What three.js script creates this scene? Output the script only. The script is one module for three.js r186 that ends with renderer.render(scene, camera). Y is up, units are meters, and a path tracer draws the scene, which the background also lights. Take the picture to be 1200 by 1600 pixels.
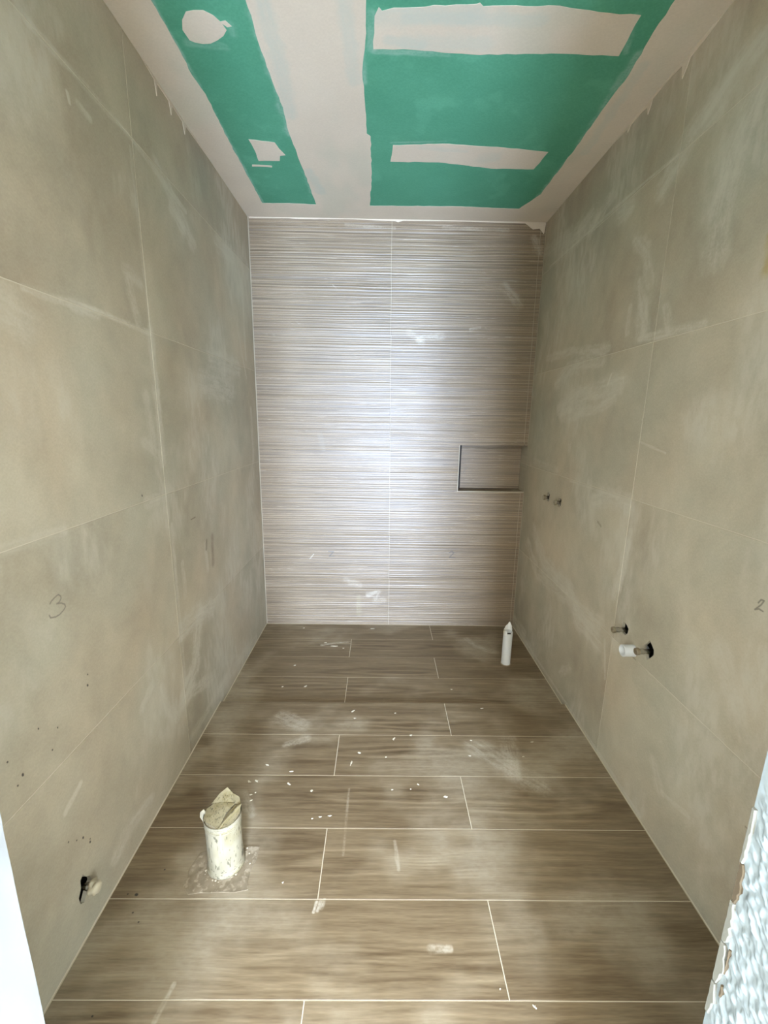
import * as THREE from 'three';
import { mergeGeometries, mergeVertices } from 'three/addons/utils/BufferGeometryUtils.js';
import { RectAreaLightUniformsLib } from 'three/addons/lights/RectAreaLightUniformsLib.js';

// ---------- camera, daylight, exposure ----------
const scene = new THREE.Scene();
const camera = new THREE.PerspectiveCamera(99.84, 1200 / 1600, 0.05, 60);
camera.position.set(0.833, 1.48, 2.955);
camera.rotation.set(-0.215, -0.009, 0.0146, 'YXZ');
const renderer = new THREE.WebGLRenderer({ antialias: true });
renderer.toneMapping = THREE.LinearToneMapping;
renderer.toneMappingExposure = 2.32;
renderer.shadowMap.enabled = true;
RectAreaLightUniformsLib.init();

const SKY = new THREE.Color(0.70, 0.91, 1.28), SUNLIT = new THREE.Color(1.12, 0.99, 0.80);
scene.background = SKY.clone().multiplyScalar(3);
const daylight = (w, h, k, pos, target, rgb) => {           // sky seen through a glazed opening, same size as the opening
  const l = new THREE.RectAreaLight(rgb, k, w, h);
  l.position.set(...pos); l.lookAt(...target); l.castShadow = true; scene.add(l); return l;
};
const WIN = { x0: 0.62, x1: 1.47, y0: 0.05, y1: 2.1, z: 6.1 };
daylight(WIN.x1 - WIN.x0, WIN.y1 - WIN.y0, 54, [(WIN.x0 + WIN.x1) / 2, (WIN.y0 + WIN.y1) / 2, WIN.z - 0.03], [(WIN.x0 + WIN.x1) / 2, (WIN.y0 + WIN.y1) / 2, 0], SKY);
const TOP = { x0: 0.0, x1: 1.7, z0: 3.5, z1: 5.4, y: 2.667 };
daylight(TOP.x1 - TOP.x0, TOP.z1 - TOP.z0, 5.8, [(TOP.x0 + TOP.x1) / 2, TOP.y - 0.01, (TOP.z0 + TOP.z1) / 2], [(TOP.x0 + TOP.x1) / 2, 0, (TOP.z0 + TOP.z1) / 2 - 0.0001], SUNLIT);

// ---------- sizes (metres) ----------
const W = 1.833, H = 2.667, D = 2.556, STEP = 0.025, ZS = 0.932, TH = 0.12;
const DX0 = 0.415, DX1 = 1.2546, DH = 2.3;
const HX0 = -0.9, HX1 = 2.5, HZ0 = D + TH, HZ1 = 6.1;

// ---------- noise ----------
const P = new Uint8Array(512);
{ let s = 1234567; const r = () => ((s = (s * 1664525 + 1013904223) >>> 0) / 4294967296);
  for (let i = 0; i < 256; i++) P[i] = i;
  for (let i = 255; i > 0; i--) { const j = (r() * (i + 1)) | 0, t = P[i]; P[i] = P[j]; P[j] = t; }
  for (let i = 0; i < 256; i++) P[i + 256] = P[i]; }
function rng(seed) { let s = (seed * 2654435761) >>> 0 || 1; return () => ((s = (s * 1664525 + 1013904223) >>> 0) / 4294967296); }
function vn(x, y) {
  const xi = Math.floor(x), yi = Math.floor(y); let fx = x - xi, fy = y - yi;
  fx = fx * fx * (3 - 2 * fx); fy = fy * fy * (3 - 2 * fy);
  const a = P[xi & 255], b = P[(xi + 1) & 255], j = yi & 255, k = (yi + 1) & 255;
  const p = P[a + j], q = P[b + j], r = P[a + k], s = P[b + k];
  return (p + (q - p) * fx + (r + (s - r) * fx - p - (q - p) * fx) * fy) / 255;
}
function fbm(x, y, o = 4) { let a = 0.5, s = 0, n = 0; for (let i = 0; i < o; i++) { s += a * vn(x, y); n += a; a *= 0.55; x = x * 2.03 + 17.1; y = y * 2.03 + 9.7; } return s / n; }
const sm = (a, b, x) => { const t = Math.min(1, Math.max(0, (x - a) / (b - a))); return t * t * (3 - 2 * t); };
const mix = (a, b, t) => a + (b - a) * t;

// ---------- texture painting in metres ----------
class Paint {
  constructor(w, h, u0, u1, v0, v1) { Object.assign(this, { w, h, u0, u1, v0, v1 }); this.d = new Float32Array(w * h * 3); }
  fill(fn) {
    const c = [0, 0, 0];
    for (let j = 0, i = 0; j < this.h; j++) { const v = this.v0 + (j + 0.5) / this.h * (this.v1 - this.v0);
      for (let k = 0; k < this.w; k++, i += 3) { fn(this.u0 + (k + 0.5) / this.w * (this.u1 - this.u0), v, c); this.d[i] = c[0]; this.d[i + 1] = c[1]; this.d[i + 2] = c[2]; } }
    return this;
  }
  // a dragged smear or a drawn line along pts; grain > 0 breaks it up along the drag
  stroke(pts, r, rgb, alpha, grain = 0.8, seed = 1) {
    const su = this.w / (this.u1 - this.u0), sv = this.h / (this.v1 - this.v0);
    let a0 = 1e9, a1 = -1e9, b0 = 1e9, b1 = -1e9;
    for (const [a, b] of pts) { a0 = Math.min(a0, a); a1 = Math.max(a1, a); b0 = Math.min(b0, b); b1 = Math.max(b1, b); }
    const R = r * 1.6;
    const k0 = Math.max(0, Math.floor((a0 - R - this.u0) * su)), k1 = Math.min(this.w - 1, Math.ceil((a1 + R - this.u0) * su));
    const j0 = Math.max(0, Math.floor((b0 - R - this.v0) * sv)), j1 = Math.min(this.h - 1, Math.ceil((b1 + R - this.v0) * sv));
    for (let j = j0; j <= j1; j++) for (let k = k0; k <= k1; k++) {
      const u = this.u0 + (k + 0.5) / su, v = this.v0 + (j + 0.5) / sv;
      let best = 1e9, al = 0, cr = 0, run = 0;
      for (let n = 0; n + 1 < pts.length; n++) {
        const [ax, ay] = pts[n], dx = pts[n + 1][0] - ax, dy = pts[n + 1][1] - ay, L = Math.hypot(dx, dy) || 1e-6;
        const t = Math.min(1, Math.max(0, ((u - ax) * dx + (v - ay) * dy) / (L * L)));
        const ex = u - ax - t * dx, ey = v - ay - t * dy, dd = Math.hypot(ex, ey);
        if (dd < best) { best = dd; al = run + t * L; cr = (ex * dy - ey * dx) / L; }
        run += L;
      }
      if (best > R) continue;
      let m;
      if (grain > 0) {
        const wob = 0.55 + 0.9 * fbm(u * 28 + seed * 3.7, v * 28 + seed, 3);
        m = 1 - sm(0.35 * r * wob, 1.15 * r * wob, best);
        const drag = fbm(cr * 85 + seed * 11, al * 13 + seed * 5, 4), speck = 0.5 * fbm(u * 190 + seed, v * 190, 2) + 0.5 * fbm(u * 34 + seed * 3, v * 34, 3);
        m *= mix(1, sm(0.3, 0.7, drag * 0.5 + speck * 0.5), grain);
      } else m = 1 - sm(0.5 * r, r, best);
      m *= alpha; const i = (j * this.w + k) * 3;
      for (let c = 0; c < 3; c++) this.d[i + c] += (rgb[c] - this.d[i + c]) * m;
    }
    return this;
  }
  texture() {
    const b = new Uint8Array(this.w * this.h * 4);
    for (let i = 0, n = this.w * this.h; i < n; i++) { for (let c = 0; c < 3; c++) b[i * 4 + c] = Math.max(0, Math.min(255, Math.round(this.d[i * 3 + c]))); b[i * 4 + 3] = 255; }
    const t = new THREE.DataTexture(b, this.w, this.h); t.colorSpace = THREE.SRGBColorSpace; t.magFilter = THREE.LinearFilter; t.minFilter = THREE.LinearMipmapLinearFilter; t.generateMipmaps = true; t.anisotropy = 8; t.needsUpdate = true;
    this.d = null; return t;
  }
}

// ---------- wall tiles: stone-look porcelain with grout haze ----------
const HAZE = [199, 192, 172];
function wallPaint(seed, strokes, zj) {
  const p = new Paint(1536, 1536, 0, 2.6, -0.03, 2.67);
  const ys = [0.575, 1.178, 1.768, 2.368];
  p.fill((z, y, c) => {
    const t = (z > zj ? 5 : 0) + ys.filter((q) => y > q).length + seed;
    const wx = z + 0.12 * vn(z * 3 + seed * 7, y * 3), wy = y + 0.12 * vn(z * 3, y * 3 + seed * 5);
    const cloud = fbm(wx * 2.1 + t * 5.3, wy * 1.7 + t * 2.9, 4), mid = fbm(wx * 9 + t, wy * 6 + seed * 3, 3);
    const fine = vn(z * 260, y * 260) * 0.5 + vn(z * 520 + 7, y * 520) * 0.5;
    const hue = fbm(z * 3.1 + seed * 13, y * 2.7 + 40, 3) - 0.5;
    const veil = sm(0.48, 0.72, fbm(wx * 4.4 + 60 + seed * 9, wy * 2.6 + seed * 4, 5)) * (0.3 + 0.7 * sm(0.25, 0.75, fbm(z * 50, y * 16 + seed, 4)));
    const blot = fbm(wx * 24 + t * 3, wy * 20 + 8, 4), scuff = sm(0.55, 0.75, fbm(wx * 13 + 90, wy * 3.4 + seed * 17, 4));
    const k = (cloud - 0.5) * 40 + (mid - 0.5) * 15 + (blot - 0.5) * 11 + (fine - 0.5) * 13 - scuff * 3 + (P[t * 7] / 255 - 0.5) * 7;
    c[0] = 171 + k + hue * 11; c[1] = 160 + k - hue * 2; c[2] = 136 + k * 0.9 - hue * 8;
    for (let n = 0; n < 3; n++) c[n] += (HAZE[n] - c[n]) * veil * 0.55;
  });
  let s = seed * 50; for (const [pts, r, a, g] of strokes) p.stroke(pts, r, HAZE, a, g ?? 0.7, s++);
  return p;
}
const leftPaint = wallPaint(1, [
  [[[1.319, 2.332], [1.308, 2.014], [1.301, 1.766]], 0.012, 0.5], [[[1.301, 1.766], [1.299, 1.544], [1.296, 1.307]], 0.03, 0.75, 0.6],
  [[[1.278, 1.05], [1.284, 0.666], [1.286, 0.338]], 0.014, 0.6], [[[1.14, 2.367], [1.002, 2.301], [0.869, 2.21]], 0.05, 0.6], [[[1.045, 2.272], [0.957, 2.239]], 0.035, 0.8],
  [[[0.549, 2.324], [0.338, 2.336]], 0.06, 0.55], [[[0.738, 1.751], [0.358, 1.747]], 0.07, 0.6], [[[0.839, 1.624], [0.489, 1.615]], 0.09, 0.6],
  [[[1.375, 1.541], [1.357, 1.36]], 0.03, 0.55], [[[1.417, 1.386], [1.339, 1.335]], 0.03, 0.4],
  [[[1.866, 1.764], [1.799, 1.762], [1.657, 1.772], [1.301, 1.766]], 0.012, 0.8], [[[1.709, 1.765], [1.603, 1.764]], 0.02, 0.8], [[[1.938, 1.703], [1.881, 1.689]], 0.06, 0.5],
  [[[1.438, 1.173], [1.37, 1.172]], 0.03, 0.6], [[[1.094, 0.575], [1.182, 0.366], [1.294, 0.297]], 0.06, 0.85], [[[1.27, 0.586], [1.107, 0.581], [0.961, 0.545]], 0.06, 0.75],
  [[[1.329, 0.275], [1.234, 0.271], [1.025, 0.197]], 0.04, 0.7], [[[1.478, 0.441], [1.447, 0.334], [1.375, 0.249]], 0.035, 0.65], [[[1.542, 0.499], [1.608, 0.468]], 0.025, 0.6],
  [[[1.625, 0.092], [1.746, 0.113], [1.839, 0.094]], 0.035, 0.6], [[[1.931, 0.463], [1.994, 0.434]], 0.012, 0.7], [[[0.917, 0.068], [0.603, 0.047], [0.273, 0]], 0.04, 0.5],
  [[[0.175, 2.253], [0.177, 1.823]], 0.02, 0.6], [[[0.3, 1.947], [0.184, 1.71]], 0.012, 0.5], [[[0.125, 1.519], [0.125, 1.193]], 0.03, 0.5],
  [[[1.414, 1.903], [1.379, 1.793]], 0.03, 0.6], [[[1.425, 1.937], [1.342, 1.923]], 0.03, 0.5], [[[0.978, 0.881], [0.964, 0.747]], 0.02, 0.6], [[[1.217, 0.868], [1.214, 0.722]], 0.02, 0.6],
  [[[1.735, 2.367], [1.576, 2.366], [1.324, 2.366], [0.912, 2.316]], 0.014, 0.55], [[[2.044, 1.184], [1.85, 1.176]], 0.02, 0.4], [[[1.614, 2.299], [1.61, 2.28]], 0.008, 0.9, 0.3],
  [[[1.572, 2.299], [1.526, 2.293]], 0.014, 0.6], [[[1.272, 0.07], [1.048, 0.069], [0.865, 0.091]], 0.03, 0.5],
], 1.302);
const PENCIL = [112, 104, 90], SPECK = [40, 34, 26];
leftPaint.stroke([[0.888, 0.894], [0.897, 0.757]], 0.02, [128, 112, 92], 0.75, 0.6, 3).stroke([[0.952, 0.896], [0.967, 0.852]], 0.008, [110, 98, 78], 0.8, 0.5, 4).stroke([[1.105, 1.03], [1.058, 1.031]], 0.003, [120, 106, 84], 0.9, 0, 5);
leftPaint.stroke([[1.934,1.008],[1.928,1.013],[1.914,1.018],[1.903,1.020],[1.896,1.013],[1.896,1.006],[1.903,0.999],[1.913,0.999],[1.898,0.994],[1.887,0.986],[1.885,0.978],[1.893,0.972],[1.908,0.967],[1.923,0.967],[1.939,0.972],[1.942,0.980]], 0.0024, PENCIL, 0.75, 0, 6);
for (const [z, y] of [[2.121, 0.709], [2.108, 0.633], [2.029, 0.721], [2, 0.635], [1.973, 0.679], [1.842, 0.748], [2, 0.344], [1.973, 0.318], [1.926, 0.268]]) leftPaint.stroke([[z, y], [z + 0.001, y + 0.002]], 0.0022, SPECK, 0.85, 0);
for (const [z, y] of [[2.091, 0.646], [1.848, 0.717], [1.928, 0.259], [1.466, 1.201], [1.95, 0.3]]) leftPaint.stroke([[z, y], [z + 0.001, y + 0.003]], 0.0034, SPECK, 0.9, 0);

const rightPaint = wallPaint(2, [
  [[[1.562, 2.473], [1.402, 2.417], [1.338, 2.395], [1.2, 2.3]], 0.06, 0.75, 0.6], [[[1.586, 2.328], [1.542, 2.238], [1.516, 2.095], [1.525, 1.984]], 0.07, 0.65], [[[1.489, 2.464], [1.39, 2.413]], 0.02, 0.6],
  [[[0.834, 2.453], [0.636, 2.379]], 0.04, 0.6], [[[0.988, 2.326], [0.914, 2.333]], 0.04, 0.7], [[[1.06, 2.179], [1.146, 2.119], [1.196, 1.994]], 0.035, 0.7], [[[1.176, 1.909], [1.177, 1.817]], 0.05, 0.6],
  [[[0.211, 1.846], [0.531, 1.837], [0.941, 1.793]], 0.03, 0.6], [[[0.398, 1.683], [0.552, 1.754], [0.892, 1.759]], 0.05, 0.6], [[[0.479, 1.539], [0.667, 1.6], [1.084, 1.632]], 0.055, 0.65], [[[0.531, 1.504], [0.824, 1.533]], 0.05, 0.6],
  [[[0.996, 1.679], [0.978, 1.64]], 0.008, 0.9, 0.3], [[[1.049, 1.569], [0.888, 1.532]], 0.03, 0.6], [[[0.988, 1.124], [1.121, 1.163], [1.272, 1.151]], 0.05, 0.7], [[[0.965, 1.089], [0.987, 1.001]], 0.04, 0.5],
  [[[1.286, 0.996], [1.276, 0.883], [1.246, 0.757]], 0.035, 0.8, 0.6], [[[1.296, 1.052], [1.276, 0.799]], 0.02, 0.6], [[[0.26, 0.777], [0.466, 0.63], [0.835, 0.616]], 0.06, 0.65], [[[0.165, 0.662], [0.385, 0.517]], 0.05, 0.6],
  [[[0.436, 0.536], [0.769, 0.552]], 0.06, 0.55], [[[0.843, 0.584], [0.975, 0.504], [1.143, 0.492]], 0.07, 0.7], [[[0.927, 0.551], [1.152, 0.577]], 0.06, 0.6], [[[1.183, 1.792], [1.406, 1.785], [1.527, 1.776]], 0.02, 0.7],
  [[[1.276, 1.404], [1.437, 1.373]], 0.006, 0.6], [[[0, 2.5], [0.457, 2.447], [0.67, 2.42]], 0.05, 0.4], [[[0.305, 2.409], [0.542, 2.4]], 0.05, 0.5], [[[0.498, 2.431], [0.627, 2.465]], 0.03, 0.5],
  [[[0.123, 2.38], [1.038, 2.38], [1.264, 2.37]], 0.008, 0.6], [[[0.714, 2.241], [0.694, 2.192]], 0.02, 0.5], [[[1.22, 0.534], [1.26, 0.371]], 0.01, 0.7], [[[1.627, 0.276], [1.678, 0.216]], 0.03, 0.55],
  [[[1.697, 0.209], [1.818, 0.246]], 0.012, 0.6], [[[1.831, 0.81], [1.864, 0.77]], 0.06, 0.45], [[[0.832, 0.128], [0.935, 0.213]], 0.03, 0.55], [[[1.909, 0.72], [1.938, 0.642]], 0.03, 0.4],
  [[[0.061, 0], [0.401, 0]], 0.05, 0.7], [[[0.02, 0.051], [0.257, 0.051]], 0.04, 0.7], [[[0.147, 1.221], [0.519, 1.202]], 0.03, 0.4], [[[1.13, 2.012], [1.22, 1.809]], 0.03, 0.6], [[[1.084, 1.931], [1.084, 1.834]], 0.02, 0.6],
  [[[1.317, 1.876], [1.351, 1.806]], 0.03, 0.55], [[[0.7, 1.17], [1.272, 1.17]], 0.008, 0.5], [[[0.1, 0.005], [0.911, 0.012], [1.61, 0.018]], 0.012, 0.6],
], 1.275);
rightPaint.stroke([[1.902,1.018],[1.908,1.029],[1.917,1.030],[1.911,1.016],[1.896,0.996],[1.907,1.003],[1.920,1.002]], 0.0026, PENCIL, 0.85, 0, 1).stroke([[1.036, 1.028], [1.068, 1.015]], 0.006, [132, 120, 98], 0.7, 0.4, 2).stroke([[2.003, 0.412], [2.017, 0.415]], 0.003, [120, 108, 88], 0.7, 0, 2);
rightPaint.stroke([[1.73, 1.96], [1.745, 1.92], [1.735, 1.88]], 0.03, [166, 144, 92], 0.8, 0.4, 9);

// ---------- ribbed back wall tiles ----------
const RIBS = []; { const r = rng(77); let y = 0.0004; while (y < 0.333) { const g = 0.006 + 0.012 * r() * (0.5 + r()); RIBS.push([y, g, 0.35 + 0.65 * r(), r() * 40]); y += g; } }
function rib(x, yl, seed) {                                   // 0 in a groove .. 1 on a ridge
  const yy = yl + 0.0022 * (vn(x * 5 + seed * 9, yl * 16) - 0.5) * 2 + 0.0010 * (vn(x * 17 + seed, yl * 40) - 0.5);
  for (const [y, g, a, o] of RIBS) if (yy >= y && yy < y + g) { const t = (yy - y) / g; return (a * (0.75 + 0.5 * (vn(x * 4 + o + seed, o) - 0.5))) * Math.pow(Math.sin(Math.PI * t), 0.7); }
  return 0;
}
const ROW = 0.3334;
const backPaint = new Paint(1024, 2048, 0, W, -0.03, 2.68).fill((x, y, c) => {
  const row = Math.max(0, Math.floor(y / ROW)), col = x < 0.893 ? 0 : 1, yl = y < 0 ? y + ROW : y - row * ROW, h = rib(x, yl, row * 2 + col);
  const band = vn(x * 1.1 + row, yl * 210 + 5) * 0.6 + vn(x * 3 + 9, yl * 480) * 0.4;
  const cloud = fbm(x * 2.6 + row * 3, y * 2.2 + col * 9, 4) - 0.5, fine = vn(x * 240, y * 300) - 0.5;
  const k = (band - 0.5) * 30 + cloud * 20 + fine * 9;
  const pale = (1 - sm(0.02, 0.16, h)) * sm(0.45, 0.68, fbm(x * 6 + 4, y * 90, 3));      // grout left in the grooves
  const dark = Math.max(sm(0.58, 0.8, vn(x * 2.3 + row * 5, yl * 330 + 90)) * 0.4, (1 - sm(0.03, 0.3, h)) * (0.35 + 0.5 * fbm(x * 5 + 40, yl * 60 + row, 3)) * (1 - 0.8 * pale));   // dirt and print in the grooves
  c[0] = 139 + k; c[1] = 121 + k; c[2] = 96 + k;
  for (let n = 0; n < 3; n++) { c[n] += ([196, 187, 168][n] - c[n]) * pale * 0.8; c[n] += ([98, 85, 69][n] - c[n]) * Math.min(0.95, dark * 1.45); }
});
for (const [pts, r, a] of [[[[0.332, 0.484], [0.36, 0.518]], 0.005, 0.9], [[[0.752, 0.209], [0.822, 0.235], [0.799, 0.159], [0.869, 0.17]], 0.025, 0.7], [[[0.588, 0.331], [0.681, 0.283]], 0.03, 0.5], [[[1.071, 1.979], [1.215, 2.001]], 0.03, 0.7], [[[1.398, 2.042], [1.459, 2.055]], 0.012, 0.8], [[[1.008, 2.017], [1.092, 1.96]], 0.03, 0.6], [[[0.517, 2.293], [0.537, 2.275]], 0.006, 0.8], [[[1.76, 2.58], [1.8, 2.5]], 0.03, 0.7], [[[1.6, 2.3], [1.7, 2.2]], 0.04, 0.5], [[[0.6, 2.63], [0.9, 2.62]], 0.012, 0.7], [[[1.2, 2.63], [1.6, 2.62]], 0.012, 0.6]]) backPaint.stroke(pts, r, [202, 194, 176], a * 0.7, 0.8, r * 900);
for (const pts of [[[0.466, 0.541], [0.502, 0.539], [0.472, 0.503], [0.506, 0.505]], [[1.332, 0.54], [1.35, 0.554], [1.365, 0.54], [1.334, 0.505], [1.375, 0.506]]]) backPaint.stroke(pts, 0.0045, [96, 88, 78], 0.85, 0);
for (const pts of [[[0.557, 0.583], [0.594, 0.55]], [[0.11, 0.69], [0.129, 0.705]], [[1.345, 0.146], [1.373, 0.166]], [[1.416, 1.135], [1.449, 1.142], [1.425, 1.11]]]) backPaint.stroke(pts, 0.007, [118, 106, 90], 0.6, 0.4, 3);
backPaint.stroke([[0.686, 0.19], [0.683, 0.06]], 0.024, [150, 138, 108], 0.6, 0.5, 4).stroke([[0.42, 1.359], [0.441, 1.274]], 0.025, [140, 130, 112], 0.5, 0.6, 5);

// ---------- wood-look floor planks ----------
const MAINZ = (k) => ZS + 0.24 * k;
const ROWS = [];                                              // [z0, z1, joint x, top y]
for (const [a, b, x] of [[0.002, 0.217, 1.21], [0.217, 0.445, 0.645], [0.445, 0.668, 1.192], [0.668, 0.93, 0.654]]) ROWS.push([a, b, x, -STEP]);
for (let k = 0; k < 8; k++) ROWS.push([MAINZ(k), Math.min(MAINZ(k + 1), HZ0), k % 2 ? 0.652 : 1.187, 0]);
const floorPaint = new Paint(1536, 2048, 0, W, 0, HZ0).fill((x, z, c) => {
  let r = ROWS.findIndex((q) => z >= q[0] && z < q[1]); if (r < 0) r = 0;
  const id = r * 2 + (x > ROWS[r][2] ? 1 : 0), zl = z - ROWS[r][0], o = P[id * 5 + 3], cx = 0.15 + (P[id + 40] / 255) * 1.2, cz = 0.06 + 0.12 * P[id + 90] / 255;
  const wx = x + 0.05 * (vn(x * 3 + o, zl * 14) - 0.5), wz = zl + 0.016 * (vn(x * 4 + o, zl * 9 + o) - 0.5);
  const ex = (x - cx) / 0.55, ez = (wz - cz) / 0.055, ring = Math.sqrt(ex * ex * 0.6 + ez * ez) + 0.3 * fbm(wx * 4 + o, wz * 26, 3);
  const cath = 0.5 + 0.5 * Math.sin(ring * 11 + fbm(x * 6, zl * 40 + o, 3) * 4), near = 1 - sm(0.5, 1.9, ring);
  const grain = 0.5 * fbm(x * 2.1 + o, wz * 36 + o * 3, 4) + 0.5 * fbm(x * 7 + o, wz * 170 + o, 3), pore = 0.5 * vn(x * 16 + o * 2, zl * 380) + 0.5 * vn(x * 60 + o, zl * 700), cloud = fbm(x * 2.4 + o, zl * 7 + o, 3);
  let k = (grain - 0.5) * 66 + (cath - 0.5) * 25 * near + (pore - 0.5) * 24 + (cloud - 0.5) * 20 + (P[id + 150] / 255 - 0.5) * 10;
  c[0] = 115 + k; c[1] = 98 + k; c[2] = 72 + k * 0.9;
  const dust = sm(0.42, 0.75, fbm(x * 3.3 + 31, z * 3.6 + 12, 4)) * (0.55 + 0.45 * fbm(x * 55, z * 90, 4));   // trodden plaster dust
  for (let n = 0; n < 3; n++) c[n] += ([180, 170, 148][n] - c[n]) * dust * 0.56;
});
for (const [pts, r, a] of [[[[0.644, 1.927], [0.65, 1.9]], 0.006, 0.8], [[[0.656, 1.923], [0.662, 1.895]], 0.006, 0.7], [[[0.667, 1.916], [0.673, 1.893]], 0.007, 0.8], [[[0.99, 2.02], [1.05, 2.02]], 0.012, 0.6], [[[0.3, 2.1], [0.26, 2.3]], 0.008, 0.5], [[[0.72, 1.48], [0.72, 1.75]], 0.006, 0.35], [[[0.9, 1.7], [0.91, 1.8]], 0.008, 0.4], [[[1.3, 1.25], [1.5, 1.45]], 0.07, 0.45], [[[1.45, 1.2], [1.42, 1.4]], 0.05, 0.45], [[[0.35, 1.05], [0.45, 1.1]], 0.06, 0.4], [[[0.45, 0.3], [0.55, 0.27], [0.62, 0.26]], 0.014, 0.8], [[[1.45, 0.2], [1.5, 0.3], [1.6, 0.37]], 0.03, 0.4], [[[0.5, 1.2], [0.42, 1.24]], 0.03, 0.5], [[[0.3, 1.5], [0.36, 1.6]], 0.02, 0.4], [[[0.62, 2.43], [0.7, 2.44]], 0.02, 0.5]]) floorPaint.stroke(pts, r, [205, 198, 180], a, 0.8, r * 700);
for (const [x, z] of [[0.051, 1.879], [0.096, 1.931], [0.127, 1.956], [0.13, 1.803], [0.125, 2.163]]) floorPaint.stroke([[x, z], [x + 0.001, z]], 0.0026, SPECK, 0.9, 0);
floorPaint.stroke([[0.078, 1.88], [0.081, 1.881]], 0.005, SPECK, 0.95, 0);

// ---------- ceiling ----------
const greenPaint = new Paint(768, 1024, 0, W, 0, D).fill((x, z, c) => {
  const k = (fbm(x * 5, z * 5, 4) - 0.5) * 14 + (vn(x * 240, z * 240) - 0.5) * 9, d = sm(0.6, 0.8, fbm(x * 9 + 3, z * 9, 3)) * 6;
  c[0] = 77 + k + d; c[1] = 147 + k + d; c[2] = 115 + k + d;
});
{ const thin = [178, 190, 176]; let s = 5;
  for (const [pts, r, a] of [[[[0.44, 1.5], [0.438, 1.112], [0.43, 0.8]], 0.03, 0.6], [[[0.44, 0.5], [0.44, 0.306]], 0.02, 0.5], [[[0.74, 1.41], [0.75, 1.1]], 0.02, 0.5], [[[1.67, 1.243], [1.7, 0.696], [1.67, 0.18]], 0.025, 0.55], [[[0.14, 1.5], [0.141, 1.104], [0.139, 0.174]], 0.014, 0.6], [[[0.8, 1.232], [0.95, 1.23], [1.04, 1.226]], 0.015, 0.5], [[[0.785, 1.371], [0.785, 1.238]], 0.018, 0.45], [[[0.5, 1.85], [0.45, 1.5]], 0.03, 0.5], [[[0.74, 1.9], [0.76, 1.5]], 0.02, 0.5], [[[1.58, 1.38], [1.62, 1.25]], 0.015, 0.4], [[[0.86, 0.75], [1.1, 0.765]], 0.008, 0.4], [[[0.19, 1.25], [0.3, 1.24]], 0.02, 0.3], [[[0.35, 1.32], [0.345, 1.29]], 0.02, 0.3]]) greenPaint.stroke(pts, r, thin, a, 0.7, s++);
}
const compoundPaint = new Paint(768, 1024, 0, W, 0, D).fill((x, z, c) => {
  const k = (fbm(x * 4 + 8, z * 4, 4) - 0.5) * 12 + (vn(x * 260, z * 260) - 0.5) * 6, wet = sm(0.55, 0.8, fbm(x * 5 + 50, z * 3 + 20, 3));
  c[0] = 206 + k - wet * 8; c[1] = 192 + k - wet * 3; c[2] = 170 + k - wet * 3;
});
{ let s = 80; for (const [pts, r, a] of [[[[0.47, 1.4], [0.465, 1.1], [0.45, 0.92]], 0.035, 0.45], [[[0.46, 0.52], [0.49, 0.31]], 0.03, 0.5], [[[0.71, 1.42], [0.72, 1.1]], 0.03, 0.4], [[[0.9, 1.36], [1.3, 1.36]], 0.03, 0.45], [[[0.84, 1.28], [0.95, 1.26]], 0.025, 0.5], [[[1.3, 0.64], [1.34, 0.66]], 0.05, 0.35], [[[0.82, 1.37], [1.1, 1.38]], 0.05, 0.4], [[[0.9, 1.27], [1.15, 1.27]], 0.04, 0.35], [[[1.0, 0.72], [1.2, 0.7]], 0.02, 0.3], [[[1.71, 1.2], [1.74, 0.7]], 0.025, 0.35]]) compoundPaint.stroke(pts, r, [178, 186, 172], a, 0.4, s++); }

// ---------- materials ----------
const std = (o) => new THREE.MeshStandardMaterial(o);
const M = {
  left: std({ map: leftPaint.texture(), roughness: 0.55 }), right: std({ map: rightPaint.texture(), roughness: 0.55 }),
  back: std({ map: backPaint.texture(), roughness: 0.4 }), floor: std({ map: floorPaint.texture(), roughness: 0.5 }),
  green: std({ map: greenPaint.texture(), roughness: 0.9 }), compound: std({ map: compoundPaint.texture(), roughness: 0.92 }),
  grout: std({ color: 0xc8bea6, roughness: 0.95 }), backGrout: std({ color: 0xa99d87, roughness: 0.95 }), floorGrout: std({ color: 0xc9bda3, roughness: 0.95 }), block: std({ color: 0x9a948a, roughness: 0.95 }), core: std({ color: 0x3b3530, roughness: 1 }),
  hallWall: std({ color: 0xe0dbd0, roughness: 0.9 }), hallFloor: std({ color: 0xcfc9bd, roughness: 0.8 }),
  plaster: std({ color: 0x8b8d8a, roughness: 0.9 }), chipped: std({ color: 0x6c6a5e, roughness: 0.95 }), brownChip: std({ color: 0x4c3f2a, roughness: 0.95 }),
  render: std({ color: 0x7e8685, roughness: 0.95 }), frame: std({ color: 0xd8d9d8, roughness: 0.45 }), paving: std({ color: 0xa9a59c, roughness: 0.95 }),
  pane: new THREE.MeshPhysicalMaterial({ color: 0xffffff, roughness: 0.02, transmission: 1, thickness: 0, ior: 1.5 }),
  trim: std({ color: 0xb4a993, roughness: 0.6 }), splat: std({ color: 0xd0c8b2, roughness: 0.9 }),
  brass: std({ color: 0xa79c84, roughness: 0.38, metalness: 0.85 }), steel: std({ color: 0xb9b6ae, roughness: 0.25, metalness: 1 }), dirt: std({ color: 0x2e2820, roughness: 1 }),
  white: std({ color: 0xd2d2ca, roughness: 0.45 }), tape: std({ color: 0xb9ae92, roughness: 0.85 }), cement: std({ color: 0xa3967d, roughness: 0.95 }),
};

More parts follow.
